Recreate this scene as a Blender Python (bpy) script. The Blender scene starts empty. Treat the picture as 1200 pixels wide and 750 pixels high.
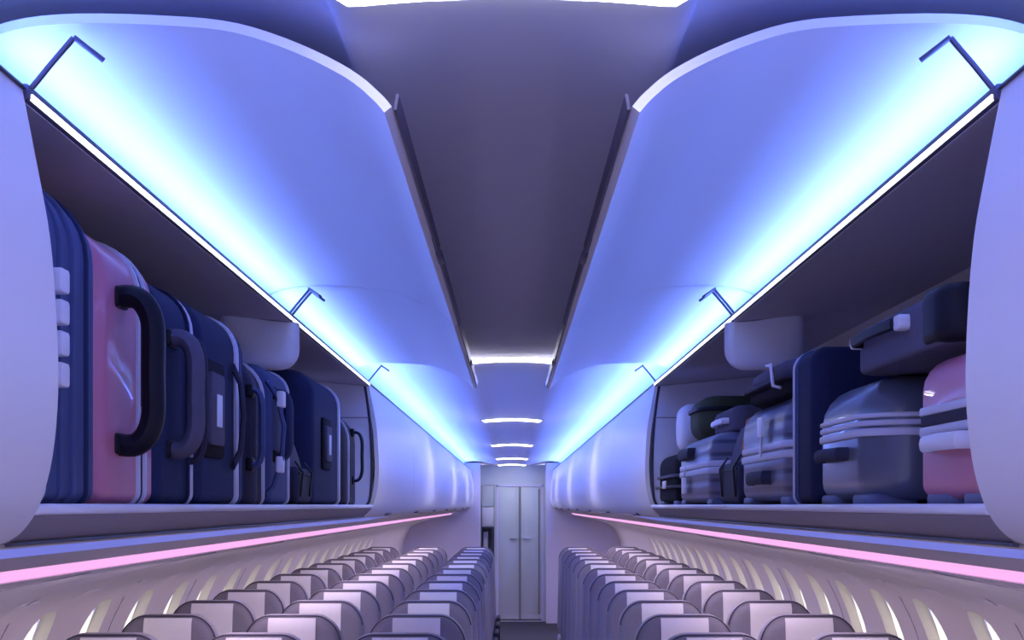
import bpy, bmesh, math, random
from mathutils import Vector, Matrix
random.seed(7)
S = bpy.context.scene
COL = S.collection
PI = math.pi
CZ = 1.73            # eye height above the cabin floor; bin shelf is level with it
END = 21.2           # rear monuments
Y1, Y2 = 1.79, 6.09  # the two open bins on each side
BL = 2.15            # bin length

# ------------------------------------------------------------------ camera, world, exposure
cam = bpy.data.cameras.new('camera')
co = bpy.data.objects.new('camera', cam); COL.objects.link(co)
co.location = (0, 0, CZ); co.rotation_euler = (PI/2, 0, 0)
cam.sensor_width = 36; cam.lens = 50.91; cam.shift_y = (592-375)/1200
cam.clip_start = 0.02; cam.clip_end = 200
S.camera = co
w = bpy.data.worlds.new('world'); S.world = w; w.use_nodes = True
w.node_tree.nodes['Background'].inputs[0].default_value = (.52, .51, .95, 1)
w.node_tree.nodes['Background'].inputs[1].default_value = 1.75
S.view_settings.view_transform = 'Standard'; S.view_settings.look = 'None'
S.view_settings.exposure = 0; S.view_settings.gamma = 1; S.view_settings.use_curve_mapping = False

COVE_BLUE = (.085, .15, 1.0); BLUE_W = 6.6
COVE_CYAN = (.42, 1.0, .80); CYAN_W = .95
CEIL_LAMP = 10.0; SIDE_FILL_W = 3.0; DOWN_W = 3.8
# long cove lamps lying in the trough on top of the bins, one per bin length
def cove_lamp(sx, y0, y1, col, W, tilt, name):
    l = bpy.data.lights.new(name, 'AREA'); l.shape = 'RECTANGLE'
    l.size = .02; l.size_y = (y1-y0); l.color = col; l.energy = W*(y1-y0)/BL*(1.3 if y0 >= Y2 else 1)
    o = bpy.data.objects.new(name, l); COL.objects.link(o)
    o.location = (sx*.626, (y0+y1)/2, CZ+.526)
    # tilt: degrees from straight up towards the aisle
    o.rotation_euler = (PI, 0, 0)
    d = Vector((-sx*math.sin(math.radians(tilt)), 0, math.cos(math.radians(tilt))))
    o.rotation_euler = d.to_track_quat('-Z', 'Y').to_euler()
    # keep the long side along the cabin
    z = -d; y = Vector((0, 1, 0)); x = y.cross(z)
    m = Matrix((x, y, z)).transposed().to_4x4(); m.translation = o.location
    o.matrix_world = m
    return o
for sx in (-1, 1):
    for (a, b) in ((-.3, Y1), (Y1, Y1+BL), (Y1+BL, Y2), (Y2, 11), (11, 16), (16, END-.1)):
        cove_lamp(sx, a+.02, b-.02, COVE_BLUE, BLUE_W, 55, 'cove_lamp_blue')
        cove_lamp(sx, a+.02, b-.02, COVE_CYAN, CYAN_W, 10, 'cove_lamp_cyan')
# unseen fill lamps added beside the pink line to brighten sidewalls and window seats
for sx in (-1, 1):
    for (a, b) in ((-.3, 5), (5, 10), (10, 15), (15, 20.5)):
        l = bpy.data.lights.new('sidewall_fill', 'AREA'); l.shape = 'RECTANGLE'; l.size = .03; l.size_y = b-a
        l.color = (1, .78, .95); l.energy = SIDE_FILL_W*(b-a)
        o = bpy.data.objects.new('sidewall_fill', l); COL.objects.link(o)
        d = Vector((sx*.15, 0, -.98)).normalized(); z = -d; y = Vector((0, 1, 0)); x = y.cross(z)
        m = Matrix((x, y, z)).transposed().to_4x4(); m.translation = (sx*.885, (a+b)/2, CZ-.165); o.matrix_world = m
# downlights of the ceiling lamps; the rearmost is unseen, added to light the door
for y in (5.86, 10.02, 14.2, 18.35, 20.9):
    l = bpy.data.lights.new('downlight', 'AREA'); l.shape = 'RECTANGLE'; l.size = .38; l.size_y = .03
    l.color = (1, .96, 1); l.energy = DOWN_W
    o = bpy.data.objects.new('downlight', l); COL.objects.link(o); o.location = (0, y+.025, CZ+.568)

# ------------------------------------------------------------------ materials
def mat(name, col, rough=.6, metal=0, noise=0, nscale=30, bump=0, bscale=200, emit=None, es=0, spec=.5, sheen=0, coat=0):
    m = bpy.data.materials.new(name); m.use_nodes = True
    nt = m.node_tree; b = nt.nodes['Principled BSDF']
    b.inputs['Base Color'].default_value = (*col, 1)
    b.inputs['Roughness'].default_value = rough; b.inputs['Metallic'].default_value = metal
    b.inputs['Specular IOR Level'].default_value = spec
    if coat: b.inputs['Coat Weight'].default_value = coat
    if sheen: b.inputs['Sheen Weight'].default_value = sheen
    tc = nt.nodes.new('ShaderNodeTexCoord')
    if noise:
        n = nt.nodes.new('ShaderNodeTexNoise'); n.inputs['Scale'].default_value = nscale; n.inputs['Detail'].default_value = 3
        nt.links.new(tc.outputs['Object'], n.inputs['Vector'])
        r = nt.nodes.new('ShaderNodeMix'); r.data_type = 'RGBA'
        r.inputs[6].default_value = (*[c*(1-noise) for c in col], 1); r.inputs[7].default_value = (*[min(1, c*(1+noise)) for c in col], 1)
        nt.links.new(n.outputs[0], r.inputs[0]); nt.links.new(r.outputs[2], b.inputs['Base Color'])
    if bump:
        n = nt.nodes.new('ShaderNodeTexNoise'); n.inputs['Scale'].default_value = bscale
        nt.links.new(tc.outputs['Object'], n.inputs['Vector'])
        bp = nt.nodes.new('ShaderNodeBump'); bp.inputs['Strength'].default_value = bump; bp.inputs['Distance'].default_value = .002
        nt.links.new(n.outputs[0], bp.inputs['Height']); nt.links.new(bp.outputs[0], b.inputs['Normal'])
    if emit:
        b.inputs['Emission Color'].default_value = (*emit, 1); b.inputs['Emission Strength'].default_value = es
    return m
def stripes(name, c1, c2, axis, scale, rough=.4):
    m = mat(name, c1, rough); nt = m.node_tree; b = nt.nodes['Principled BSDF']
    tc = nt.nodes.new('ShaderNodeTexCoord'); wv = nt.nodes.new('ShaderNodeTexWave')
    wv.bands_direction = axis; wv.inputs['Scale'].default_value = scale; wv.inputs['Distortion'].default_value = 0
    nt.links.new(tc.outputs['Object'], wv.inputs['Vector'])
    r = nt.nodes.new('ShaderNodeValToRGB'); r.color_ramp.elements[0].position = .10; r.color_ramp.elements[1].position = .32
    r.color_ramp.elements[0].color = (*c2, 1); r.color_ramp.elements[1].color = (*c1, 1)
    nt.links.new(wv.outputs[0], r.inputs[0]); nt.links.new(r.outputs[0], b.inputs['Base Color'])
    bp = nt.nodes.new('ShaderNodeBump'); bp.inputs['Distance'].default_value = .003; bp.inputs['Strength'].default_value = .6
    nt.links.new(wv.outputs[0], bp.inputs['Height']); nt.links.new(bp.outputs[0], b.inputs['Normal'])
    return m
M = dict(
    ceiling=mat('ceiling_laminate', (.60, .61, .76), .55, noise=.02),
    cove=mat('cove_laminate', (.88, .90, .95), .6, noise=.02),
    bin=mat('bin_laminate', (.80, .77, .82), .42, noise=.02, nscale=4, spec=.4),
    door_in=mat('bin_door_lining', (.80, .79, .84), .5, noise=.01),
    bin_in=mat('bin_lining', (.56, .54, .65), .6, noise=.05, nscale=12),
    bin_end=mat('bin_end_panel', (.78, .80, .94), .5, noise=.03),
    grey=mat('grey_trim', (.30, .27, .33), .5, noise=.03),
    dark=mat('dark_seal', (.04, .035, .07), .5),
    arm=mat('hinge_arm_metal', (.10, .095, .17), .45, .3),
    edge=mat('shelf_edge', (.72, .72, .85), .35),
    wall=mat('sidewall_panel', (.78, .73, .76), .6, noise=.04, nscale=5, bump=.15, bscale=300),
    reveal=mat('window_reveal', (.86, .84, .76), .5),
    psu=mat('service_panel', (.60, .58, .60), .5, noise=.03),
    floor=mat('aisle_carpet', (.04, .04, .055), .95, noise=.3, nscale=160, bump=.5),
    bulk=mat('bulkhead_laminate', (.62, .58, .72), .5, noise=.02),
    lav=mat('lavatory_laminate', (.50, .54, .53), .45, noise=.03),
    lav_dark=mat('lavatory_trim', (.20, .21, .22), .45),
    metal=mat('brushed_metal', (.55, .55, .6), .3, .9),
    seat=mat('seat_fabric', (.21, .195, .26), .85, noise=.08, nscale=90, bump=.3, sheen=.2),
    piping=mat('seat_piping', (.055, .05, .09), .8),
    cover=mat('headrest_cover', (.80, .77, .83), .8, noise=.03, nscale=60, bump=.2),
    navy=mat('navy_fabric', (.017, .026, .085), .75, noise=.12, nscale=60, bump=.4, spec=.18),
    navy2=mat('deep_navy_fabric', (.010, .014, .05), .7, noise=.15, nscale=60, bump=.4, spec=.18),
    slate=mat('slate_blue_fabric', (.058, .08, .20), .65, noise=.12, nscale=40, bump=.3, spec=.18),
    slate_shell=mat('slate_shell', (.10, .115, .17), .32, coat=.3, noise=.05),
    pink=mat('pink_shell', (.50, .17, .27), .45, noise=.08, nscale=10, coat=.2),
    black=mat('black_rubber', (.008, .008, .016), .5, spec=.18),
    blackf=mat('black_fabric', (.007, .007, .014), .9, noise=.2, spec=.18),
    greyf=mat('grey_fabric', (.10, .095, .15), .75, noise=.12, nscale=60, bump=.4, spec=.18),
    dgrey=mat('charcoal_fabric', (.03, .03, .06), .7, noise=.15, nscale=60, bump=.4, spec=.18),
    zipm=mat('pale_zip', (.52, .52, .66), .45),
    light=mat('pale_plastic', (.70, .70, .82), .4),
    orange=mat('orange_strap', (.55, .2, .08), .7),
    olive=mat('olive_fabric', (.045, .06, .03), .8, noise=.2),
    pad=mat('blue_grey_pad', (.12, .14, .26), .6),
    rib=stripes('ribbed_grey_shell', (.12, .12, .20), (.045, .045, .10), 'Z', 8),
    lampw=mat('lamp_diffuser', (.9, .9, .9), .5, emit=(1, .98, 1), es=CEIL_LAMP),
    lampp=mat('pink_led', (.3, .15, .25), .6, spec=.1, emit=(1, .47, .88), es=.98),
    glowb=mat('blue_glow', (.3, .35, .7), .5, emit=(.16, .22, .9), es=.55),
    lipglow=mat('lip_glow', (.9, .9, 1), .5, emit=(.9, .95, 1), es=2.2),
    day=mat('daylight_pane', (.9, .9, .85), .3, emit=(1, .97, .80), es=1.0),
)

# ------------------------------------------------------------------ helpers
def obj(name, bm, m, parent=None, smooth=True, ang=40):
    bmesh.ops.recalc_face_normals(bm, faces=bm.faces)
    me = bpy.data.meshes.new(name); bm.to_mesh(me); bm.free()
    o = bpy.data.objects.new(name, me); COL.objects.link(o)
    me.materials.append(M[m] if isinstance(m, str) else m)
    if smooth:
        me.polygons.foreach_set('use_smooth', [True]*len(me.polygons))
        me.set_sharp_from_angle(angle=math.radians(ang))
    if parent:
        o.parent = parent
        if parent.parent is None: o.location = -Vector(parent.location)   # meshes are modelled in cabin coordinates
    return o
def thing(name, label, cat, loc=(0, 0, 0), group=None):
    o = bpy.data.objects.new(name, None); COL.objects.link(o); o.location = loc
    o.empty_display_size = .05
    o['label'] = label; o['category'] = cat
    if group: o['group'] = group
    return o
def tag(o, label, cat, group=None):
    o['label'] = label; o['category'] = cat
    if group: o['group'] = group
    return o
def struct(o, label=None):
    o['kind'] = 'structure'
    if label: o['label'] = label
    return o
def BM(): return bmesh.new()
def quad(bm, vs): return bm.faces.new(vs)
def loft(bm, rings, closed=True, cap=True):
    R = [[bm.verts.new(p) for p in r] for r in rings]
    n = len(R[0])
    for a, b in zip(R, R[1:]):
        for i in range(n if closed else n-1):
            bm.faces.new((a[i], a[(i+1) % n], b[(i+1) % n], b[i]))
    if cap and closed:
        bm.faces.new(list(reversed(R[0]))); bm.faces.new(R[-1])
    return R
def box(bm, x0, x1, y0, y1, z0, z1, bev=0, seg=2):
    x0, x1 = min(x0, x1), max(x0, x1); y0, y1 = min(y0, y1), max(y0, y1); z0, z1 = min(z0, z1), max(z0, z1)
    vs = [bm.verts.new((x, y, z)) for x in (x0, x1) for y in (y0, y1) for z in (z0, z1)]
    fs = [bm.faces.new([vs[i] for i in f]) for f in ((0, 1, 3, 2), (4, 6, 7, 5), (0, 4, 5, 1), (2, 3, 7, 6), (0, 2, 6, 4), (1, 5, 7, 3))]
    if bev:
        es = list({e for f in fs for e in f.edges})
        bmesh.ops.bevel(bm, geom=es, offset=bev, segments=seg, profile=.5, affect='EDGES')
def rrect(a0, a1, b0, b1, r, n=6, rb=None):
    r = max(1e-4, min(r, (a1-a0)/2-1e-4, (b1-b0)/2-1e-4)); P = []
    q = r if rb is None else min(r, rb)
    for (ca, cb, t0, r) in ((a1-r, b1-r, 0, r), (a0+r, b1-r, 90, r), (a0+q, b0+q, 180, q), (a1-q, b0+q, 270, q)):
        for i in range(n+1):
            t = math.radians(t0+90*i/n); P.append((ca+r*math.cos(t), cb+r*math.sin(t)))
    return P
def rbox(bm, x0, x1, y0, y1, z0, z1, axis='Y', rc=.05, re=.03, n=6, seg=4, rb=None, rel=None):
    """box whose outline across `axis` is a rounded rectangle and whose rims are rounded too"""
    x0, x1 = min(x0, x1), max(x0, x1)
    lo = dict(X=x0, Y=y0, Z=z0)[axis]; hi = dict(X=x1, Y=y1, Z=z1)[axis]
    A = dict(X=(y0, y1, z0, z1), Y=(x0, x1, z0, z1), Z=(x0, x1, y0, y1))[axis]
    def ring(p, ins):
        pts = rrect(A[0]+ins, A[1]-ins, A[2]+ins, A[3]-ins, max(rc-ins, .004), n, None if rb is None else max(rb-ins, .003))
        return [dict(X=(p, a, b), Y=(a, p, b), Z=(a, b, p))[axis] for a, b in pts]
    q = re if rel is None else rel
    rings = [ring(lo+q*(1-math.cos(PI/2*i/seg)), q*(1-math.sin(PI/2*i/seg))) for i in range(seg+1)]
    rings += [ring(hi-re*(1-math.cos(PI/2*i/seg)), re*(1-math.sin(PI/2*i/seg))) for i in range(seg, -1, -1)]
    loft(bm, rings)
def tube(bm, pts, rx, ry=None, n=10, wide=Vector((0, 1, 0))):
    """solid strap/tube along pts; rx in the plane of the path, ry along `wide`"""
    ry = ry or rx; rings = []
    P = [Vector(p) for p in pts]
    for i, p in enumerate(P):
        d = (P[min(i+1, len(P)-1)]-P[max(i-1, 0)]).normalized()
        u = wide-d*wide.dot(d)
        if u.length < 1e-4: u = Vector((1, 0, 0))-d*d.x
        u.normalize(); v = d.cross(u)
        rings.append([tuple(p+u*math.cos(2*PI*k/n)*ry+v*math.sin(2*PI*k/n)*rx) for k in range(n)])
    loft(bm, rings)
def prof_normals(pts):
    N = []
    for i in range(len(pts)):
        a = pts[max(i-1, 0)]; b = pts[min(i+1, len(pts)-1)]
        d = Vector((b[0]-a[0], b[1]-a[1])).normalized(); N.append(Vector((-d.y, d.x)))
    return N
def smoothp(pts, sub=6):
    """Catmull-Rom through profile points"""
    out = []
    P = [pts[0]]+list(pts)+[pts[-1]]
    for i in range(1, len(P)-2):
        p0, p1, p2, p3 = [Vector(q) for q in P[i-1:i+3]]
        for k in range(sub):
            t = k/sub
            q = .5*((2*p1)+(p2-p0)*t+(2*p0-5*p1+4*p2-p3)*t*t+(3*p1-p0-3*p2+p3)*t**3)
            out.append((q.x, q.y))
    out.append(tuple(pts[-1])); return out
def sheet(bm, sx, pts, y0, y1, th, ny=1):
    """profile (x,z relative to eye height), given thickness to its left side, run along Y"""
    N = prof_normals(pts)
    loop = [(p[0], p[1]) for p in pts]+[(p[0]+n.x*th, p[1]+n.y*th) for p, n in reversed(list(zip(pts, N)))]
    rings = [[(sx*a, y0+(y1-y0)*k/ny, CZ+b) for a, b in loop] for k in range(ny+1)]
    loft(bm, rings)
def copy_tree(o, parent=None):
    c = o.copy(); COL.objects.link(c); c.parent = parent
    for ch in list(o.children): copy_tree(ch, c)
    return c
SIDE = {-1: 'left', 1: 'right'}
ORD = ['first', 'second', 'third', 'fourth', 'fifth', 'sixth', 'seventh', 'eighth', 'ninth', 'tenth', 'eleventh', 'twelfth', 'thirteenth', 'fourteenth', 'fifteenth']

# ------------------------------------------------------------------ structure: floor, ceiling, sidewalls
YB = -.5
bm = BM(); box(bm, -1.5, 1.5, YB, END+1.6, -.06, 0); struct(obj('floor', bm, 'floor'))
# ceiling: raised pockets over the open bins, lower coves further back
hi_half = smoothp([(0, .600), (.10, .5972), (.205, .5885), (.235, .622), (.32, .650), (.5, .660), (.66, .655), (.76, .62), (.80, .56)], 5)
lo_half = smoothp([(0, .600), (.10, .5972), (.205, .5885), (.33, .610), (.46, .638), (.58, .643), (.68, .625), (.75, .575), (.755, .54)], 5)
def full(h): return [(-a, b) for a, b in h[::-1]]+list(h[1:])
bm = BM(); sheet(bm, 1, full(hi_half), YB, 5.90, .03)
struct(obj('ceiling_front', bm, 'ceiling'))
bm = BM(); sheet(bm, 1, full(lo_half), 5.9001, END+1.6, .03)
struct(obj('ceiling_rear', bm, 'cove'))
# sidewall
wp = smoothp([(.871, -.1305), (.878, -.1385), (1.08, -.185), (1.28, -.24), (1.445, -.31), (1.52, -.42), (1.57, -.56), (1.60, -.75), (1.605, -.95), (1.58, -1.25), (1.50, -1.70), (1.49, -1.732)], 8)
L = [0]
for a, b in zip(wp, wp[1:]): L.append(L[-1]+math.dist(a, b))
WN = prof_normals(wp)
def at(s):
    s = max(0, min(L[-1]-1e-6, s))
    for i in range(len(L)-1):
        if L[i+1] >= s:
            t = (s-L[i])/(L[i+1]-L[i])
            n = (WN[i]*(1-t)+WN[i+1]*t).normalized()
            return (wp[i][0]*(1-t)+wp[i+1][0]*t, wp[i][1]*(1-t)+wp[i+1][1]*t, n)
def s_at_z(z):
    for i in range(len(wp)-1):
        if wp[i+1][1] <= z: return L[i]
WPI = .64; WY0 = 4.62-6*WPI; NW = 24
s0, s1 = s_at_z(-.30), s_at_z(-.80)
sc_, sh, sw = (s_at_z(-.335)+s_at_z(-.735))/2, (s_at_z(-.735)-s_at_z(-.335))/2, .135
def wpt(sx, y, s, off=0):
    x, z, n = at(s)
    yy = (y-WY0)/WPI
    f = max(0, min(1, s/.45))*max(0, min(1, (1.3-s)/.5)); f = f*f*(3-2*f)
    sc = .009*math.cos(2*PI*yy)*f if y < WY0+(NW-.5)*WPI else -.009*f
    off = off-sc*1.0
    # n points inboard/down side or outboard: make + = outboard
    if n.x < 0: n = -n
    return (sx*(x+n.x*off), y, CZ+z+n.y*off)
for sx in (-1, 1):
    bm = BM()
    def grid(ya, yb, sa, sb, ny, ns):
        V = [[bm.verts.new(wpt(sx, ya+(yb-ya)*i/ny, sa+(sb-sa)*j/ns)) for j in range(ns+1)] for i in range(ny+1)]
        for i in range(ny):
            for j in range(ns): bm.faces.new((V[i][j], V[i+1][j], V[i+1][j+1], V[i][j+1]))
    ya, yb = WY0-WPI/2, WY0+(NW-.5)*WPI
    grid(ya, yb, 0, s0, NW*8, 48); grid(ya, yb, s1, L[-1], NW*8, 14)
    grid(YB, ya, 0, L[-1], 6, 40); grid(yb, END+.02, 0, L[-1], 6, 40)
    for k in range(NW):
        yc = WY0+k*WPI; n = 32; rings = []
        for q in range(6):
            t = q/5; ring = []
            for i in range(n):
                a = 2*PI*i/n; c, s_ = math.cos(a), math.sin(a)
                e = 2/2.6
                ox, oy = sw*math.copysign(abs(c)**e, c), sh*math.copysign(abs(s_)**e, s_)
                m_ = max(abs(c), abs(s_)); rx, ry = c/m_*WPI/2, s_/m_*(s1-s0)/2
                py = yc+ox*(1-t)+rx*t
                ps = (sc_*(1-t)+(s0+s1)/2*t)+oy*(1-t)+ry*t
                ring.append(wpt(sx, py, ps))
            rings.append(ring)
        # reveal going outboard
        rev = []
        for (sc2, off) in ((.975, .006), (.90, .024), (.86, .040)):
            rev.append([wpt(sx, yc+sw*sc2*math.copysign(abs(math.cos(2*PI*i/n))**e, math.cos(2*PI*i/n)),
                            sc_+sh*sc2*math.copysign(abs(math.sin(2*PI*i/n))**e, math.sin(2*PI*i/n)), off) for i in range(n)])
        loft(bm, rings, cap=False)
        bm2 = BM(); loft(bm2, [rings[0]]+rev, cap=False)
        fr = struct(obj('window_%d' % (k+1+(NW if sx > 0 else 0)), bm2, 'reveal'))
        bm3 = BM(); R = [wpt(sx, yc+sw*.84*math.cos(2*PI*i/n), sc_+sh*.84*math.sin(2*PI*i/n), .040) for i in range(n)]
        R2 = [wpt(sx, yc+sw*.84*math.cos(2*PI*i/n), sc_+sh*.84*math.sin(2*PI*i/n), .046) for i in range(n)]
        loft(bm3, [R, R2]); obj('pane', bm3, 'day', fr, smooth=False)
        bm4 = BM(); loft(bm4, [[wpt(sx, yc+sw*q*math.cos(2*PI*i/n), sc_+sh*q*math.sin(2*PI*i/n), of) for i in range(n)] for q, of in ((.835, .039), (.87, .0395), (.95, .047))], cap=False)
        obj('pane_seal', bm4, 'grey', fr)
    bmesh.ops.remove_doubles(bm, verts=bm.verts, dist=.0005)
    struct(obj('wall_'+SIDE[sx], bm, 'wall'))
    # panel joints
    bm = BM()
    for k in range(1, NW, 2):
        y = WY0+(k+.5)*WPI
        rings = []
        for j in range(48):
            s = .03+j*(s1+.2)/47
            rings.append([wpt(sx, y-.002, s, -.0022), wpt(sx, y+.002, s, -.0022), wpt(sx, y+.002, s, .004), wpt(sx, y-.002, s, .004)])
        loft(bm, rings)
    struct(obj('trim_%d' % (1 if sx < 0 else 2), bm, 'grey', smooth=False))
    # service panel under the bins: band with dim blue emission, grey rail, pink light line
    bm = BM(); sheet(bm, sx, [(.64, -.054), (.80, -.0845)], 7.9, END-.01, .02); sheet(bm, sx, [(.80, -.0848), (.85, -.1115)], YB, END-.01, .02)
    sheet(bm, sx, [(.64, -.054), (.665, -.0583)], YB, 7.9, .02)
    struct(obj('trim_%d' % (3 if sx < 0 else 4), bm, 'psu'))
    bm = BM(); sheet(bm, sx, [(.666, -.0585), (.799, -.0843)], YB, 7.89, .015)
    tag(obj('blue_band', bm, 'glowb', smooth=False), 'dim blue lit band under the open bins on the %s side of the cabin' % SIDE[sx], 'light strip')
    bm = BM(); sheet(bm, sx, [(.851, -.112), (.869, -.1345)], YB, 20.6, .012)
    t = tag(obj('light_strip', bm, 'lampp', smooth=False), 'glowing pink light line running above the %s-hand windows' % SIDE[sx], 'light strip')

# ------------------------------------------------------------------ rear end: bulkheads, lavatory door, galley
def bulkhead(x0, x1, n):
    bm = BM(); box(bm, x0, x1, END, END+.9, 0, CZ+.62)
    struct(obj(n, bm, 'bulk', smooth=False))
bulkhead(-1.7, -.465, 'wall_rear_left'); bulkhead(.50, 1.7, 'wall_rear_right')
DY = 21.6
bm = BM(); box(bm, -.465, .50, DY, DY+.05, CZ+.30, CZ+.60); box(bm, .47, .50, DY, DY+.05, 0, CZ+.30); box(bm, -.262, -.232, DY, DY+.05, 0, CZ+.30)
box(bm, -.465, .50, DY+.9, DY+.95, 0, CZ+.6)
struct(obj('wall_rear', bm, 'lav', smooth=False))
d = thing('door_1', 'pale grey-green folding lavatory door closing the rear end of the aisle', 'door', (.12, DY, 0)); d['kind'] = 'structure'
for (a, b) in ((-.20, .10), (.135, .44)):
    bm = BM(); box(bm, a, b, DY+.005, DY+.035, .03, CZ+.275, .004); box(bm, a+.03, b-.03, DY-.002, DY+.01, .12, CZ+.24, .004)
    obj('door_leaf', bm, 'lav', d)
bm = BM()
box(bm, -.231, -.20, DY-.01, DY+.04, 0, CZ+.30); box(bm, .44, .47, DY-.01, DY+.04, 0, CZ+.30); box(bm, -.231, .47, DY-.01, DY+.04, CZ+.277, CZ+.30)
obj('door_frame', bm, 'bulk', d, smooth=False)
bm = BM(); box(bm, .101, .134, DY+.0, DY+.03, .03, CZ+.275); box(bm, .392, .412, DY-.006, DY+.0, .1, CZ+.24); obj('door_hinge', bm, 'lav_dark', d, smooth=False)
for x in (0.02, .21):
    bm = BM(); box(bm, x-.05, x+.05, DY-.03, DY-.002, CZ-.50, CZ-.485, .003); obj('handle', bm, 'metal', d)
bm = BM(); box(bm, -.25, .49, DY-.12, DY+.0, .001, .012, .003); struct(obj('trim_5', bm, 'metal'))
g = thing('galley_cabinet', 'grey galley cabinet with dark open niche left of the lavatory door', 'cabinet', (-.36, DY, 0))
bm = BM(); box(bm, -.463, -.266, DY+.3, DY+.35, 0, CZ+.298); box(bm, -.463, -.455, DY+.0, DY+.3, 0, CZ+.298); obj('body', bm, 'lav_dark', g, smooth=False)
bm = BM(); box(bm, -.454, -.266, DY+.02, DY+.29, CZ-.02, CZ+.297, .004); obj('upper_panel', bm, 'lav', g)
bm = BM(); box(bm, -.450, -.268, DY+.02, DY+.29, CZ-.32, CZ-.03, .004); box(bm, -.435, -.283, DY+.012, DY+.02, CZ-.30, CZ-.05, .003); obj('locker_door', bm, 'psu', g)
bm = BM(); box(bm, -.454, -.266, DY+.02, DY+.04, CZ-.345, CZ-.325); box(bm, -.30, -.268, DY+.02, DY+.29, 0, CZ-.345); obj('niche_frame', bm, 'dark', g, smooth=False)
bm = BM(); box(bm, -.43, -.36, DY+.15, DY+.28, CZ-.85, CZ-.40, .004); box(bm, -.43, -.30, DY+.15, DY+.28, .0, CZ-.95, .004); obj('service_cart', bm, 'light', g)

# ------------------------------------------------------------------ ceiling lamps
for k in range(6):
    y = (1.625, 5.86, 10.02, 14.2, 18.35, 21.15)[k]
    t = thing('ceiling_light', 'glowing white curved bar lamp across the ceiling, %s one from the front' % ORD[k], 'ceiling light', (0, y, CZ+.6), 'curved bar lamps along the ceiling')
    hw = .207; pts = []
    bm = BM(); rings = []
    for i in range(25):
        x = -hw+2*hw*i/24; u = abs(x)/hw
        zt = .600-.012*u*u; h = .015*math.sqrt(max(0, 1-max(0, (u-.86)/.14)**2))+.001
        rings.append([(x, y, CZ+zt-.0005), (x, y+.05, CZ+zt-.0005), (x, y+.05, CZ+zt-h*.9), (x, y+.04, CZ+zt-h), (x, y+.008, CZ+zt-h), (x, y, CZ+zt-h*.8)])
    loft(bm, rings); obj('diffuser', bm, 'lampw', t)
    bm = BM(); rings = []
    for i in range(25):
        x = -.215+.43*i/24; zt = .600-.012*(x/hw)**2
        rings.append([(x, y-.03, CZ+zt-.0002), (x, y-.024, CZ+zt-.003), (x, y-.018, CZ+zt-.0002)])
    loft(bm, rings); obj('frame', bm, 'grey', t)

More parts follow.
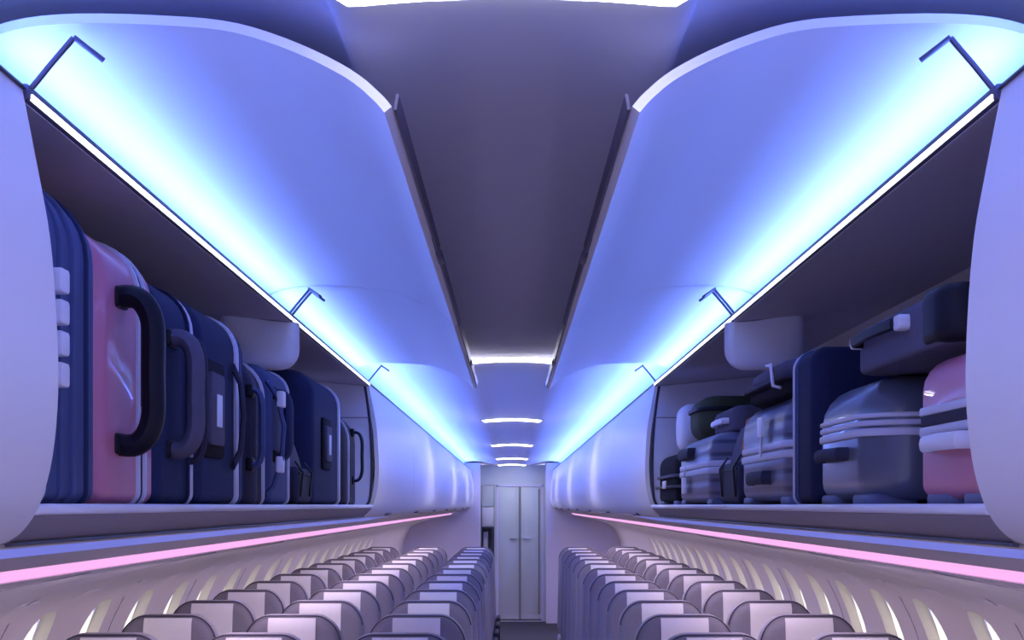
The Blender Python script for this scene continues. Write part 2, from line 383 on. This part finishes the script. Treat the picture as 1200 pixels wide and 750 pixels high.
# ------------------------------------------------------------------ overhead bins
closed_p = smoothp([(.604, .512), (.586, .42), (.570, .33), (.562, .23), (.560, .14), (.567, .06), (.582, .003), (.602, -.030), (.625, -.046), (.655, -.052)], 4)
open_p = smoothp([(.705, .545), (.68, .575), (.62, .600), (.54, .609), (.42, .606), (.34, .597), (.264, .572), (.20, .540), (.165, .512), (.149, .494)], 4)
house_p = [(.608, -.006), (1.04, -.006), (1.068, .02), (1.075, .48), (1.05, .545), (.80, .518), (.606, .500)]
def make_bin(sx, y0, y1, state, label, endwalls):
    t = thing('overhead_bin', label, 'luggage bin', (sx*.8, (y0+y1)/2, CZ), 'overhead bins on the %s' % SIDE[sx])
    g = .0008
    # housing: shelf, back, roof (thickness outwards)
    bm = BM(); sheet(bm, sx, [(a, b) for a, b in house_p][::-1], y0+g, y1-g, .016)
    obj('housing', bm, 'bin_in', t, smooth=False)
    out = [(.615, -.005), (.64, -.03), (1.055, -.02), (1.06, .50), (.80, .515), (.612, .498)]
    for (yy, kind) in endwalls:
        if kind == 'full':
            pr = smoothp([(.612, .499), (.60, .42), (.588, .30), (.583, .15), (.590, .03), (.606, -.004)], 4)+[(1.04, -.005), (1.065, .03), (1.072, .48), (1.048, .542), (.80, .516)]
            bm = BM(); loft(bm, [[(sx*a, yy-.008, CZ+b) for a, b in pr], [(sx*a, yy+.008, CZ+b) for a, b in pr]])
            o_ = obj('end_wall', bm, 'bin_end', t)
            bm = BM(); box(bm, sx*.60, sx*1.06, yy-.011, yy-.008, CZ+.365, CZ+.369); obj('seam', bm, 'grey', o_, smooth=False)
            # dark seal around the opening rim
            bm = BM(); sheet(bm, sx, pr[:21], yy-.010, yy+.006, .010); obj('seal', bm, 'dark', o_)
        else:
            pr = rrect(.586, .80, .372, .56, .055, 6)
            pr = [(a, min(b, .500+max(0, (a-.606))*.09)) for a, b in pr]
            bm = BM(); rings = []
            for (yo, ins) in ((-.035, .02), (-.028, .008), (-.015, 0), (.015, 0), (.028, .008), (.035, .02)):
                rings.append([(sx*(a+(ins if a < .69 else -ins)), yy+yo, CZ+b+(ins if b < .45 else -.001)) for a, b in pr])
            loft(bm, rings); obj('divider_lobe', bm, 'bin_end', t)
    # shelf edge
    if state == 'open':
        bm = BM(); rbox(bm, sx*.584, sx*.601, y0+g, y1-g, CZ-.0125, CZ+.002, 'Y', .005, .002, 3, 2); obj('shelf_edge', bm, 'edge', t)
    if state == 'open':
        bm = BM(); sheet(bm, sx, [(.590, -.0135), (.622, -.046), (.655, -.053)], y0+g, y1-g, .006); obj('lower_fascia', bm, 'grey', t)
        bm = BM(); sheet(bm, sx, [(.619, -.0465), (.628, -.0485)], y0+g, y1-g, -.004); obj('seal', bm, 'dark', t)
        # lip with a thin white emissive line
        bm = BM(); rbox(bm, sx*.598, sx*.622, y0+g, y1-g, CZ+.5015, CZ+.522, 'Y', .004, .002, 3, 2); l_ = obj('lip', bm, 'arm', t)
        bm = BM(); box(bm, sx*.5955, sx*.599, y0+.01, y1-.01, CZ+.503, CZ+.5105); obj('lip_line', bm, 'lipglow', l_)
        # door, swung up
        bm = BM(); sheet(bm, sx, open_p[::-1] if sx < 0 else open_p[::-1], y0+.004, y1-.004, -.012); dr = obj('door', bm, 'door_in', t)
        bm = BM(); sheet(bm, sx, [(.1475, .4925), (.1445, .512)][::-1], y0+.012, (y0+y1)/2-.02, -.004); sheet(bm, sx, [(.1475, .4925), (.1445, .512)][::-1], (y0+y1)/2+.06, y1-.012, -.004)
        obj('edge_strip', bm, 'arm', dr)
        bm = BM(); rbox(bm, sx*.138, sx*.150, (y0+y1)/2-.03, (y0+y1)/2+.09, CZ+.490, CZ+.502, 'Y', .004, .003, 3, 2)
        rbox(bm, sx*.150, sx*.166, (y0+y1)/2-.12, (y0+y1)/2+.03, CZ+.497, CZ+.507, 'Y', .004, .003, 3, 2)
        obj('latch', bm, 'arm', dr)
        # hinge arms at both ends
        for yy, dd in ((y0+.02, 1), (y1-.02, -1)):
            bm = BM()
            tube(bm, [(sx*.608, yy, CZ+.512), (sx*.578, yy, CZ+.549), (sx*.548, yy, CZ+.584)], .0035, .005, 8)
            tube(bm, [(sx*.548, yy, CZ+.585), (sx*.533, yy+.01*dd, CZ+.574), (sx*.516, yy+.02*dd, CZ+.562)], .0035, .009, 8)
            obj('hinge_arm', bm, 'arm', t)
    else:
        bm = BM(); sheet(bm, sx, closed_p, y0+.003, y1-.003, -.018 if False else .018, 1)
        dr = obj('door', bm, 'bin', t)
        bm = BM(); ym = (y0+y1)/2
        rbox(bm, sx*.606, sx*.628, ym-.10, ym+.10, CZ-.050, CZ-.036, 'Y', .004, .003, 3, 2); obj('latch', bm, 'arm', dr)
        bm = BM(); sheet(bm, sx, [(.603, .5125), (.604, .5155)], y0+.003, y1-.003, .004); obj('seal', bm, 'dark', t)
    return t
edges = [Y1-2*BL+.9]+[Y1+BL*k for k in range(0, 9)]+[END-.003]
edges = [-.36, Y1, Y1+BL, Y2]+[Y2+2.16*k for k in range(1, 7)]+[END-.004]
for sx in (-1, 1):
    n = len(edges)-1; cl = 0
    for k in range(n):
        a, b = edges[k], edges[k+1]
        if k == 0: make_bin(sx, a, b, 'closed', 'large pale closed bin at the %s edge of the photo, nearest the viewer' % SIDE[sx], [(b-.012, 'full')])
        elif k == 1: make_bin(sx, a, b, 'open', 'nearer open bin on the %s with its door swung up, full of luggage' % SIDE[sx], [])
        elif k == 2: make_bin(sx, a, b, 'open', 'farther open bin on the %s, beyond the hanging divider' % SIDE[sx], [(a+.04, 'lobe'), (b-.014, 'full')])
        else:
            make_bin(sx, a, b, 'closed', 'closed pale bin on the %s, %s closed one beyond the open bins' % (SIDE[sx], ORD[cl]), []); cl += 1

# ------------------------------------------------------------------ seats
def make_seat():
    t = thing('airliner_seat', 'x', 'seat')
    # backrest: leaning slab facing the viewer (-Y), rounded shoulders
    def outline(w, z0, z1, r): return rrect(-w/2, w/2, z0, z1, r, 8)
    top = 1.315
    bm = BM(); rings = []
    for (yo, ins) in ((-.052, .045), (-.050, .025), (-.040, .010), (-.022, 0), (.012, 0), (.032, .008), (.045, .03)):
        pr = rrect(-.205+ins, .205-ins, .44, top-ins, .105-ins*.6, 8)
        rings.append([(x*(1-.14*max(0, min(1, (z-1.06)/.255))), yo+(z-.45)*.14-.07, z) for x, z in pr])
    loft(bm, rings); back = obj('backrest', bm, 'seat', t, ang=60)
    # piping round the headrest
    bm = BM(); pts = []
    pr = [(x*(1-.14*max(0, min(1, (z-1.06)/.255))), z) for x, z in rrect(-.200, .200, .44, top-.004, .10, 10)]
    pr = [p for p in pr if p[1] > 1.2]
    pr.sort(key=lambda p: math.atan2(p[1]-1.0, p[0]))
    tube(bm, [(x, -.042+(z-.45)*.14-.07, z) for x, z in pr], .003, .003, 6)
    obj('piping', bm, 'piping', back)
    # headrest cover
    bm = BM(); rings = []
    V = []
    def shp(x, z, o): 
        e = max(0, z-(top-.045))/.045
        return (x, -.053+(z-.45)*.14-.07+o+.022*e**2.4, z)
    zs = [1.06+i*(top-.012-1.06)/10 for i in range(11)]
    F = [shp(-.090, z, -.004) for z in zs]; B = [shp(-.090, z, .006) for z in zs]
    loop = lambda x: [(x, p[1], p[2]) for p in F]+[(x, p[1], p[2]) for p in reversed(B)]
    loft(bm, [loop(-.090), loop(-.03), loop(.03), loop(.090)]); obj('headrest_cover', bm, 'cover', t, ang=60)
    bm = BM(); rbox(bm, -.205, .205, -.52, -.075, .34, .47, 'Z', .06, .035); obj('seat_cushion', bm, 'seat', t)
    bm = BM(); rbox(bm, .208, .248, -.46, -.03, .60, .645, 'Z', .018, .012, 4, 3); rbox(bm, .214, .242, -.10, -.04, .36, .61, 'Z', .01, .004, 4, 2); obj('armrest', bm, 'dgrey', t)
    for yy in (-.42, -.12):
        bm = BM(); tube(bm, [(0.15, yy, .345), (.15, yy, .002)], .014, .02, 8); tube(bm, [(-.15, yy, .345), (-.15, yy, .002)], .014, .02, 8)
        obj('leg', bm, 'metal', t)
    bm = BM(); box(bm, -.19, .19, -.46, -.08, .31, .342, .005); obj('seat_frame', bm, 'metal', t)
    return t
seat0 = make_seat(); used = False
P0 = 4.64; names = {-1.30: ('window', 'left'), -.831: ('middle', 'left'), -.361: ('aisle', 'left'), .652: ('aisle', 'right'), 1.122: ('window', 'right')}
for r in range(-1, 13):
    for x, (pos, sd) in names.items():
        o = seat0 if not used else copy_tree(seat0); used = True
        o.location = (x, P0+.81*r+.02, 0)
        row = 'row below view' if r < 0 else ('nearest row' if r == 0 else '%s row' % ORD[r])
        o['label'] = 'grey seat with pale headrest panel, %s seat of %s block, %s' % (pos, sd, row)
        o['group'] = 'passenger seats'
        o['category'] = 'seat'

# ------------------------------------------------------------------ luggage
Z0 = CZ-.0055
def loop_handle(bm, sx, y, za, zb, xf, out, rx, ry):
    pts = []
    r = min(out, .05)
    P = [(xf+.012, za), (xf-out*.55, za), (xf-out, za+ (zb-za)*.16), (xf-out*1.02, (za+zb)/2), (xf-out, zb-(zb-za)*.16), (xf-out*.55, zb), (xf+.012, zb)]
    P = smoothp(P, 5)
    tube(bm, [(sx*a, y, Z0+b) for a, b in P], rx, ry, 10)
def upright_case(name, label, cat, sx, y0, y1, h, m, xf=.63, xb=1.03, rc=.07, re=.03, bands=(), handle=None, plate=None, wheels=True, bandm='zipm', z0=0, group=None):
    t = thing(name, label, cat, (sx*(xf+xb)/2, (y0+y1)/2, Z0+z0), group)
    ft = .006 if wheels else 0
    bm = BM(); rbox(bm, sx*xf, sx*xb, y0, y1, Z0+z0+ft, Z0+z0+h, 'Y', rc, re, 8, 5, .022); body = obj('body', bm, m, t)
    for (yb_, wd, ext, mm) in bands:
        bm = BM(); x0, x1 = sorted((sx*(xf-ext), sx*(xb+ext)))
        rbox(bm, x0, x1, yb_-wd/2, yb_+wd/2, Z0+z0+ft-min(ext, ft*.8), Z0+z0+h+ext, 'Y', rc+ext, min(.0025, wd/3), 8, 2, .022+ext); obj('zip_band', bm, mm or bandm, body)
    if handle:
        y, za, zb, out, rx, ry, hm = handle
        bm = BM(); loop_handle(bm, sx, y, z0+za, z0+zb, xf, out, rx, ry); hh = obj('handle', bm, hm, t)
        for zz in (za, zb):
            bm = BM(); rbox(bm, sx*(xf-.006), sx*(xf+.01), y-ry*1.3, y+ry*1.3, Z0+z0+zz-.016, Z0+z0+zz+.016, 'X', .008, .003, 4, 2)
            obj('handle_mount', bm, 'black', hh)
    if plate:
        ya, yb2, za, zb = plate
        bm = BM(); rbox(bm, sx*(xf-.008), sx*(xf+.01), ya, yb2, Z0+z0+za, Z0+z0+zb, 'X', .02, .003, 5, 2); pf = obj('handle_surround', bm, 'blackf', t)
        d_ = .15*(yb2-ya)+.006
        bm = BM(); rbox(bm, sx*(xf-.016), sx*(xf-.006), ya+d_, yb2-d_, Z0+z0+za+.025, Z0+z0+zb-.025, 'X', .012, .003, 5, 2); gp = obj('grip', bm, 'greyf', pf)
        ym = (ya+yb2)/2; zm = za+(zb-za)*.5
        bm = BM(); box(bm, sx*(xf-.018), sx*(xf-.0155), ym-.02, ym+.03, Z0+z0+zm-.035, Z0+z0+zm+.03, .002); obj('label_tag', bm, 'light', gp)
    if wheels:
        for yy in (y0+.05, y1-.05):
            for xx in (xf+.06, xb-.06):
                bm = BM(); rbox(bm, sx*(xx-.02), sx*(xx+.02), yy-.012, yy+.012, Z0+z0, Z0+z0+.016, 'Y', .007, .003, 3, 2); obj('side_foot', bm, 'black', t)
    return t
GL = 'luggage standing in the left bins'; GR = 'luggage packed in the right bins'
# --- left side
t = upright_case('suitcase', 'slate-blue ribbed suitcase with silver combination lock, against the near closed bin', 'suitcase', -1, 1.81, 2.125, .452, 'slate', rc=.10, re=.04,
    bands=[(1.86, .02, .004, 'zipm'), (1.93, .010, .005, 'slate'), (1.985, .014, .006, 'slate'), (2.05, .010, .005, 'navy')], group=GL)
bm = BM()
for i in range(4):
    z = .16+i*.041
    rbox(bm, -.609, -.632, 1.878, 1.915, Z0+z, Z0+z+.032, 'X', .006, .003, 4, 2)
lk = obj('combination_lock', bm, 'light', t)
t = upright_case('suitcase', 'pink hard-shell suitcase standing on its side with big black handle', 'suitcase', -1, 2.135, 2.455, .428, 'pink', rc=.085, re=.03,
    bands=[(2.335, .014, .005, 'zipm'), (2.355, .012, .003, 'navy2'), (2.376, .012, .005, 'zipm')], handle=(2.235, .10, .325, .050, .018, .024, 'black'), group=GL)
bm = BM(); tube(bm, [(-.622, 2.352, Z0+.155), (-.612, 2.35, Z0+.13), (-.615, 2.338, Z0+.10)], .004, .008, 8); rbox(bm, -.612, -.63, 2.34, 2.37, Z0+.145, Z0+.165, 'X', .005, .003, 3, 2); obj('zip_pull', bm, 'light', t)
t = upright_case('suitcase', 'dark blue suitcase with wide slate-coloured grip, right behind the pink one', 'suitcase', -1, 2.465, 2.775, .408, 'navy', rc=.08, re=.04,
    bands=[(2.715, .022, .005, 'zipm'), (2.69, .012, .006, 'navy2')], handle=(2.57, .105, .30, .042, .016, .028, 'greyf'), group=GL)
bm = BM(); loop_handle(bm, -1, 2.70, .09, .31, .63, .030, .007, .012); obj('side_strap', bm, 'dgrey', t)
t = upright_case('suitcase', 'large navy soft suitcase with white tag on its flush dark handle panel, nearer bin', 'suitcase', -1, 2.785, 3.30, .415, 'navy', rc=.08, re=.05,
    bands=[(3.165, .036, .005, 'zipm'), (3.205, .012, .004, 'slate')], plate=(2.81, 3.01, .10, .295), group=GL)
bm = BM(); tube(bm, [(-.622, 3.10, Z0+.30), (-.612, 3.13, Z0+.27), (-.607, 3.14, Z0+.2), (-.612, 3.13, Z0+.12), (-.622, 3.10, Z0+.09)], .006, .016, 8, Vector((0, 1, 0)))
obj('compression_strap', bm, 'dgrey', t)
t = upright_case('travel_bag', 'dark grey soft bag with looping straps, just in front of the left divider', 'bag', -1, 3.31, 3.60, .355, 'dgrey', rc=.09, re=.06,
    bands=[(3.40, .014, .006, 'greyf'), (3.50, .012, .007, 'zipm')], handle=(3.36, .10, .27, .025, .007, .018, 'slate'), wheels=False, group=GL)
bm = BM(); tube(bm, smooth_pts if False else [(-.625, 3.54, Z0+.31), (-.60, 3.55, Z0+.27), (-.585, 3.555, Z0+.2), (-.59, 3.555, Z0+.12), (-.61, 3.55, Z0+.05), (-.628, 3.54, Z0+.03)], .006, .016, 8); sp = obj('shoulder_strap', bm, 'slate', t)
bm = BM(); rbox(bm, -.583, -.600, 3.535, 3.575, Z0+.245, Z0+.285, 'X', .005, .003, 3, 2); obj('buckle', bm, 'light', sp)
bm = BM(); rbox(bm, -.586, -.602, 3.535, 3.575, Z0+.085, Z0+.125, 'X', .005, .003, 3, 2); obj('buckle', bm, 'light', sp)
t = upright_case('suitcase', 'slim blue fabric suitcase under the left divider with padded grip', 'suitcase', -1, 3.61, 3.96, .362, 'slate', rc=.06, re=.04,
    bands=[(3.90, .02, .005, 'zipm')], handle=(3.72, .13, .29, .030, .012, .045, 'navy'), group=GL)
# low backpack
def backpack(name, label, sx, y0, y1, h, m, xf, xb, m2, strapm=None, group=None):
    t = thing(name, label, 'backpack', (sx*(xf+xb)/2, (y0+y1)/2, Z0), group)
    bm = BM(); rings = []
    for i in range(9):
        u = i/8; z = h*u; w = 1-.42*u**2.2; ins = .0 if 0 < i < 8 else .03
        yc = y0+(y1-y0)*(.5+.10*u); hw = (y1-y0)/2*w
        x0, x1 = xf+.05*u**2, xb-.03*u**2
        pr = rrect(x0+ins, x1-ins, yc-hw+ins, min(y1, yc+hw)-ins, .05, 6)
        rings.append([(sx*a, b, Z0+z) for a, b in pr])
    loft(bm, rings); b_ = obj('body', bm, m, t, ang=50)
    bm = BM(); rbox(bm, sx*(xf-.02), sx*(xf+.03), y0+.04, y1-.05, Z0+.01, Z0+h*.48, 'X', .03, .015, 5, 3); pk = obj('front_pocket', bm, m2, t)
    bm = BM(); tube(bm, [(sx*(xf-.021), y0+.06, Z0+h*.40), (sx*(xf-.021), y1-.07, Z0+h*.40)], .003, .003, 6, Vector((0, 0, 1))); obj('zip', bm, 'black', pk)
    for q, yy in enumerate((y0+.09, y1-.11)):
        bm = BM(); tube(bm, [(sx*(xf-.005), yy, Z0+h*.55), (sx*(xf-.028), yy, Z0+h*.42), (sx*(xf-.028), yy, Z0+.10), (sx*(xf-.022), yy, Z0+.03)], .003, .010, 6); obj('strap', bm, 'black', t)
    bm = BM(); tube(bm, [(sx*(xf+.09), (y0+y1)/2+.0, Z0+h*.97), (sx*(xf+.08), (y0+y1)/2+.03, Z0+h+.03), (sx*(xf+.12), (y0+y1)/2+.07, Z0+h+.03), (sx*(xf+.14), (y0+y1)/2+.08, Z0+h*.97)], .005, .008, 6); obj('top_loop', bm, m2, t)
    if strapm:
        bm = BM(); tube(bm, [(sx*(xf-.004), y0+.02, Z0+.13), (sx*(xf-.006), y0+.05, Z0+h*.62), (sx*(xf+.02), y0+.13, Z0+h*.92), (sx*(xf+.07), y0+.2, Z0+h*1.01)], .004, .007, 6); obj('trim_cord', bm, strapm, t)
    return t
backpack('backpack', 'low charcoal backpack with two black straps, beyond the left divider', -1, 3.98, 4.36, .235, 'greyf', .64, .92, 'dgrey', group=GL)
t = upright_case('suitcase', 'smaller navy suitcase with white tag on its dark handle plate, farther left bin', 'suitcase', -1, 4.38, 5.18, .422, 'navy', rc=.08, re=.06,
    bands=[(5.03, .045, .006, 'zipm')], plate=(4.58, 4.78, .12, .285), group=GL)
t = upright_case('travel_bag', 'dark round-sided bag with strap loop, last in the farther left bin', 'bag', -1, 5.20, 5.66, .36, 'dgrey', rc=.12, re=.08,
    bands=[(5.33, .02, .006, 'zipm')], handle=(5.50, .10, .28, .035, .006, .02, 'navy'), wheels=False, group=GL)
# --- right side: cases lying flat
def flat_case(name, label, sx, y0, y1, z0, h, m, xf=.63, xb=1.03, rc=.08, re=.04, bands=(), cat='suitcase', feet=True, group=None, bandm='zipm'):
    t = thing(name, label, cat, (sx*(xf+xb)/2, (y0+y1)/2, Z0+z0), group)
    ft = .014 if feet else 0
    bm = BM(); rbox(bm, sx*xf, sx*xb, y0, y1, Z0+z0+ft, Z0+z0+h, 'Z', rc, re, 8, 5, None, re*.45); body = obj('body', bm, m, t)
    for (zb, wd, ext, mm) in bands:
        x0, x1 = sorted((sx*(xf-ext), sx*(xb+ext)))
        bm = BM(); rbox(bm, x0, x1, y0-ext, y1+ext, Z0+z0+zb-wd/2, Z0+z0+zb+wd/2, 'Z', rc+ext, min(.003, wd/3), 8, 2); obj('closing_band', bm, mm or bandm, body)
    if feet:
        for a, b in ((y0+.03, y0+.16), (y1-.16, y1-.03)):
            if b-a < .02: continue
            for xx in (xf+.05, xb-.05):
                bm = BM(); rbox(bm, sx*(xx-.045), sx*(xx+.045), a, b, Z0+z0, Z0+z0+.026, 'Z', .02, .008, 4, 2); obj('foot', bm, 'pad', t)
    return t
def bar_handle(t, sx, y0, y1, z, xf, m, th=.01, z2=None):
    bm = BM(); x = xf
    tube(bm, [(sx*(x+.01), y0, z), (sx*(x-.018), y0+.012, z), (sx*(x-.024), (y0+y1)/2, z), (sx*(x-.018), y1-.012, z), (sx*(x+.01), y1, z)], .006, th, 8, Vector((0, 0, 1)))
    return obj('handle', bm, m, t)
t = flat_case('suitcase', 'pink hard-shell suitcase lying flat with two white bands, at the right bin\'s near end', 1, 1.81, 2.175, 0, .222, 'pink', rc=.05, re=.05,
    bands=[(.142, .013, .005, 'zipm'), (.128, .016, .003, 'dgrey'), (.112, .014, .005, 'zipm')], group=GR)
bar_handle(t, 1, 1.90, 2.08, Z0+.092, .63, 'light', .012)
t = flat_case('suitcase', 'slate-grey hard-shell suitcase lying flat with a triple silver band', 1, 2.45, 2.90, 0, .232, 'slate_shell', rc=.09, re=.075,
    bands=[(.160, .009, .005, 'zipm'), (.147, .010, .005, 'zipm'), (.131, .014, .006, 'zipm')], group=GR)
bar_handle(t, 1, 2.60, 2.80, Z0+.098, .63, 'dgrey', .012)
# small case stacked on the two
t = flat_case('soft_case', 'grey soft case with black end lying on top of the pink and slate suitcases', 1, 2.02, 2.56, .233, .082, 'greyf', rc=.05, re=.02, feet=False, cat='bag', group=GR, xb=.98)
bm = BM(); rbox(bm, .624, .986, 2.012, 2.16, Z0+.2335, Z0+.320, 'Z', .05, .02, 6, 4); obj('end_cap', bm, 'black', t)
h_ = bar_handle(t, 1, 2.22, 2.50, Z0+.285, .63, 'black', .010)
bm = BM(); rbox(bm, .612, .635, 2.20, 2.235, Z0+.273, Z0+.297, 'X', .008, .004, 4, 2); obj('handle_mount', bm, 'light', h_)
bm = BM(); rbox(bm, .612, .635, 2.50, 2.52, Z0+.275, Z0+.295, 'X', .008, .004, 4, 2); obj('handle_mount', bm, 'light', h_)
upright_case('suitcase', 'tall navy soft suitcase standing upright between the slate and ribbed cases', 'suitcase', 1, 2.91, 3.135, .328, 'navy2', rc=.035, re=.035,
    bands=[(3.098, .009, .004, 'zipm'), (3.06, .008, .004, 'slate')], group=GR)
t = flat_case('suitcase', 'larger ribbed grey suitcase lying flat, white tag and silver double band, right bin', 1, 3.15, 3.86, 0, .258, 'rib', rc=.09, re=.07,
    bands=[(.142, .016, .005, 'zipm'), (.120, .018, .006, 'zipm')], group=GR)
bar_handle(t, 1, 3.38, 3.62, Z0+.070, .63, 'dgrey', .016)
bm = BM(); box(bm, .612, .616, 3.40, 3.47, Z0+.165, Z0+.215, .004); tube(bm, [(.614, 3.435, Z0+.21), (.618, 3.45, Z0+.16), (.616, 3.45, Z0+.12)], .003, .008, 6); obj('luggage_tag', bm, 'light', t)
t = thing('folded_bag', 'flat black bag with pale handle bracket on top of the larger ribbed suitcase', 'bag', (.8, 3.4, Z0+.26), GR)
bm = BM(); rbox(bm, .64, .98, 3.18, 3.80, Z0+.259, Z0+.292, 'Z', .08, .014); b_ = obj('body', bm, 'blackf', t)
bm = BM(); rbox(bm, .635, .97, 3.22, 3.74, Z0+.293, Z0+.335, 'Z', .08, .018); obj('top_flap', bm, 'greyf', t)
bm = BM(); rbox(bm, .622, .99, 3.17, 3.81, Z0+.288, Z0+.296, 'Z', .09, .003); obj('brim', bm, 'dgrey', t)
bm = BM(); tube(bm, [(.635, 3.28, Z0+.272), (.618, 3.29, Z0+.276), (.616, 3.31, Z0+.325), (.62, 3.38, Z0+.33), (.635, 3.42, Z0+.33)], .004, .006, 8); obj('handle_bracket', bm, 'light', t)
backpack('backpack', 'slim grey backpack with an orange cord between the two ribbed suitcases', 1, 3.89, 4.34, .262, 'greyf', .66, .95, 'dgrey', 'orange', group=GR)
t = flat_case('suitcase', 'smaller ribbed grey suitcase lying flat with silver band, farther right bin', 1, 4.38, 5.26, 0, .232, 'rib', rc=.09, re=.06,
    bands=[(.133, .018, .005, 'zipm'), (.112, .02, .006, 'zipm')], group=GR)
bar_handle(t, 1, 4.80, 5.10, Z0+.178, .63, 'dgrey', .018)
bm = BM(); box(bm, .612, .617, 4.92, 5.02, Z0+.045, Z0+.10, .004); tube(bm, [(.614, 4.97, Z0+.09), (.618, 4.97, Z0+.13)], .003, .008, 6); obj('luggage_tag', bm, 'light', t)
t = flat_case('handbag_case', 'small black box bag with grey lid rim, last in the farther right bin', 1, 5.32, 5.98, 0, .205, 'blackf', rc=.06, re=.05,
    bands=[(.115, .012, .012, 'greyf'), (.075, .010, .020, 'greyf')], cat='bag', group=GR, xb=.9)
bm = BM(); box(bm, .606, .612, 5.5, 5.6, Z0+.068, Z0+.098, .003); obj('clasp', bm, 'light', t)
t = flat_case('soft_case', 'small grey case with pale handle, on the farther ribbed suitcase beside the green bag', 1, 4.40, 4.86, .233, .078, 'greyf', rc=.05, re=.02, feet=False, cat='bag', group=GR, xf=.70, xb=.99)
bar_handle(t, 1, 4.50, 4.76, Z0+.268, .70, 'light', .010)
t = thing('drawstring_bag', 'dark olive-green soft bag lying behind the small grey case', 'bag', (.85, 5.05, Z0+.233), GR)
bm = BM(); rbox(bm, .66, .95, 4.88, 5.24, Z0+.2325, Z0+.378, 'Z', .09, .05); obj('body', bm, 'olive', t)
bm = BM(); rbox(bm, .652, .955, 4.875, 5.245, Z0+.325, Z0+.340, 'Z', .09, .005); obj('strap', bm, 'black', t)
t = thing('pale_lobe', 'small pale lilac pillow-shaped lobe on the black box bag beside the rear end wall', 'pale_lobe', (.8, 5.5, Z0+.205), GR)  # pillow shape built in place of a pale partition lobe
bm = BM(); rbox(bm, .655, .90, 5.36, 5.60, Z0+.2055, Z0+.385, 'X', .08, .04, 8, 5); obj('body', bm, 'bin_end', t)
bm = BM(); rbox(bm, .775, .781, 5.357, 5.603, Z0+.204, Z0+.388, 'X', .08, .002, 8, 2); obj('piping', bm, 'greyf', t)

# slide every bag up to the shelf lip
for o in list(COL.objects):
    if o.parent is None and o.get('group') in (GL, GR): o.location.x -= math.copysign(.025, o.location.x)
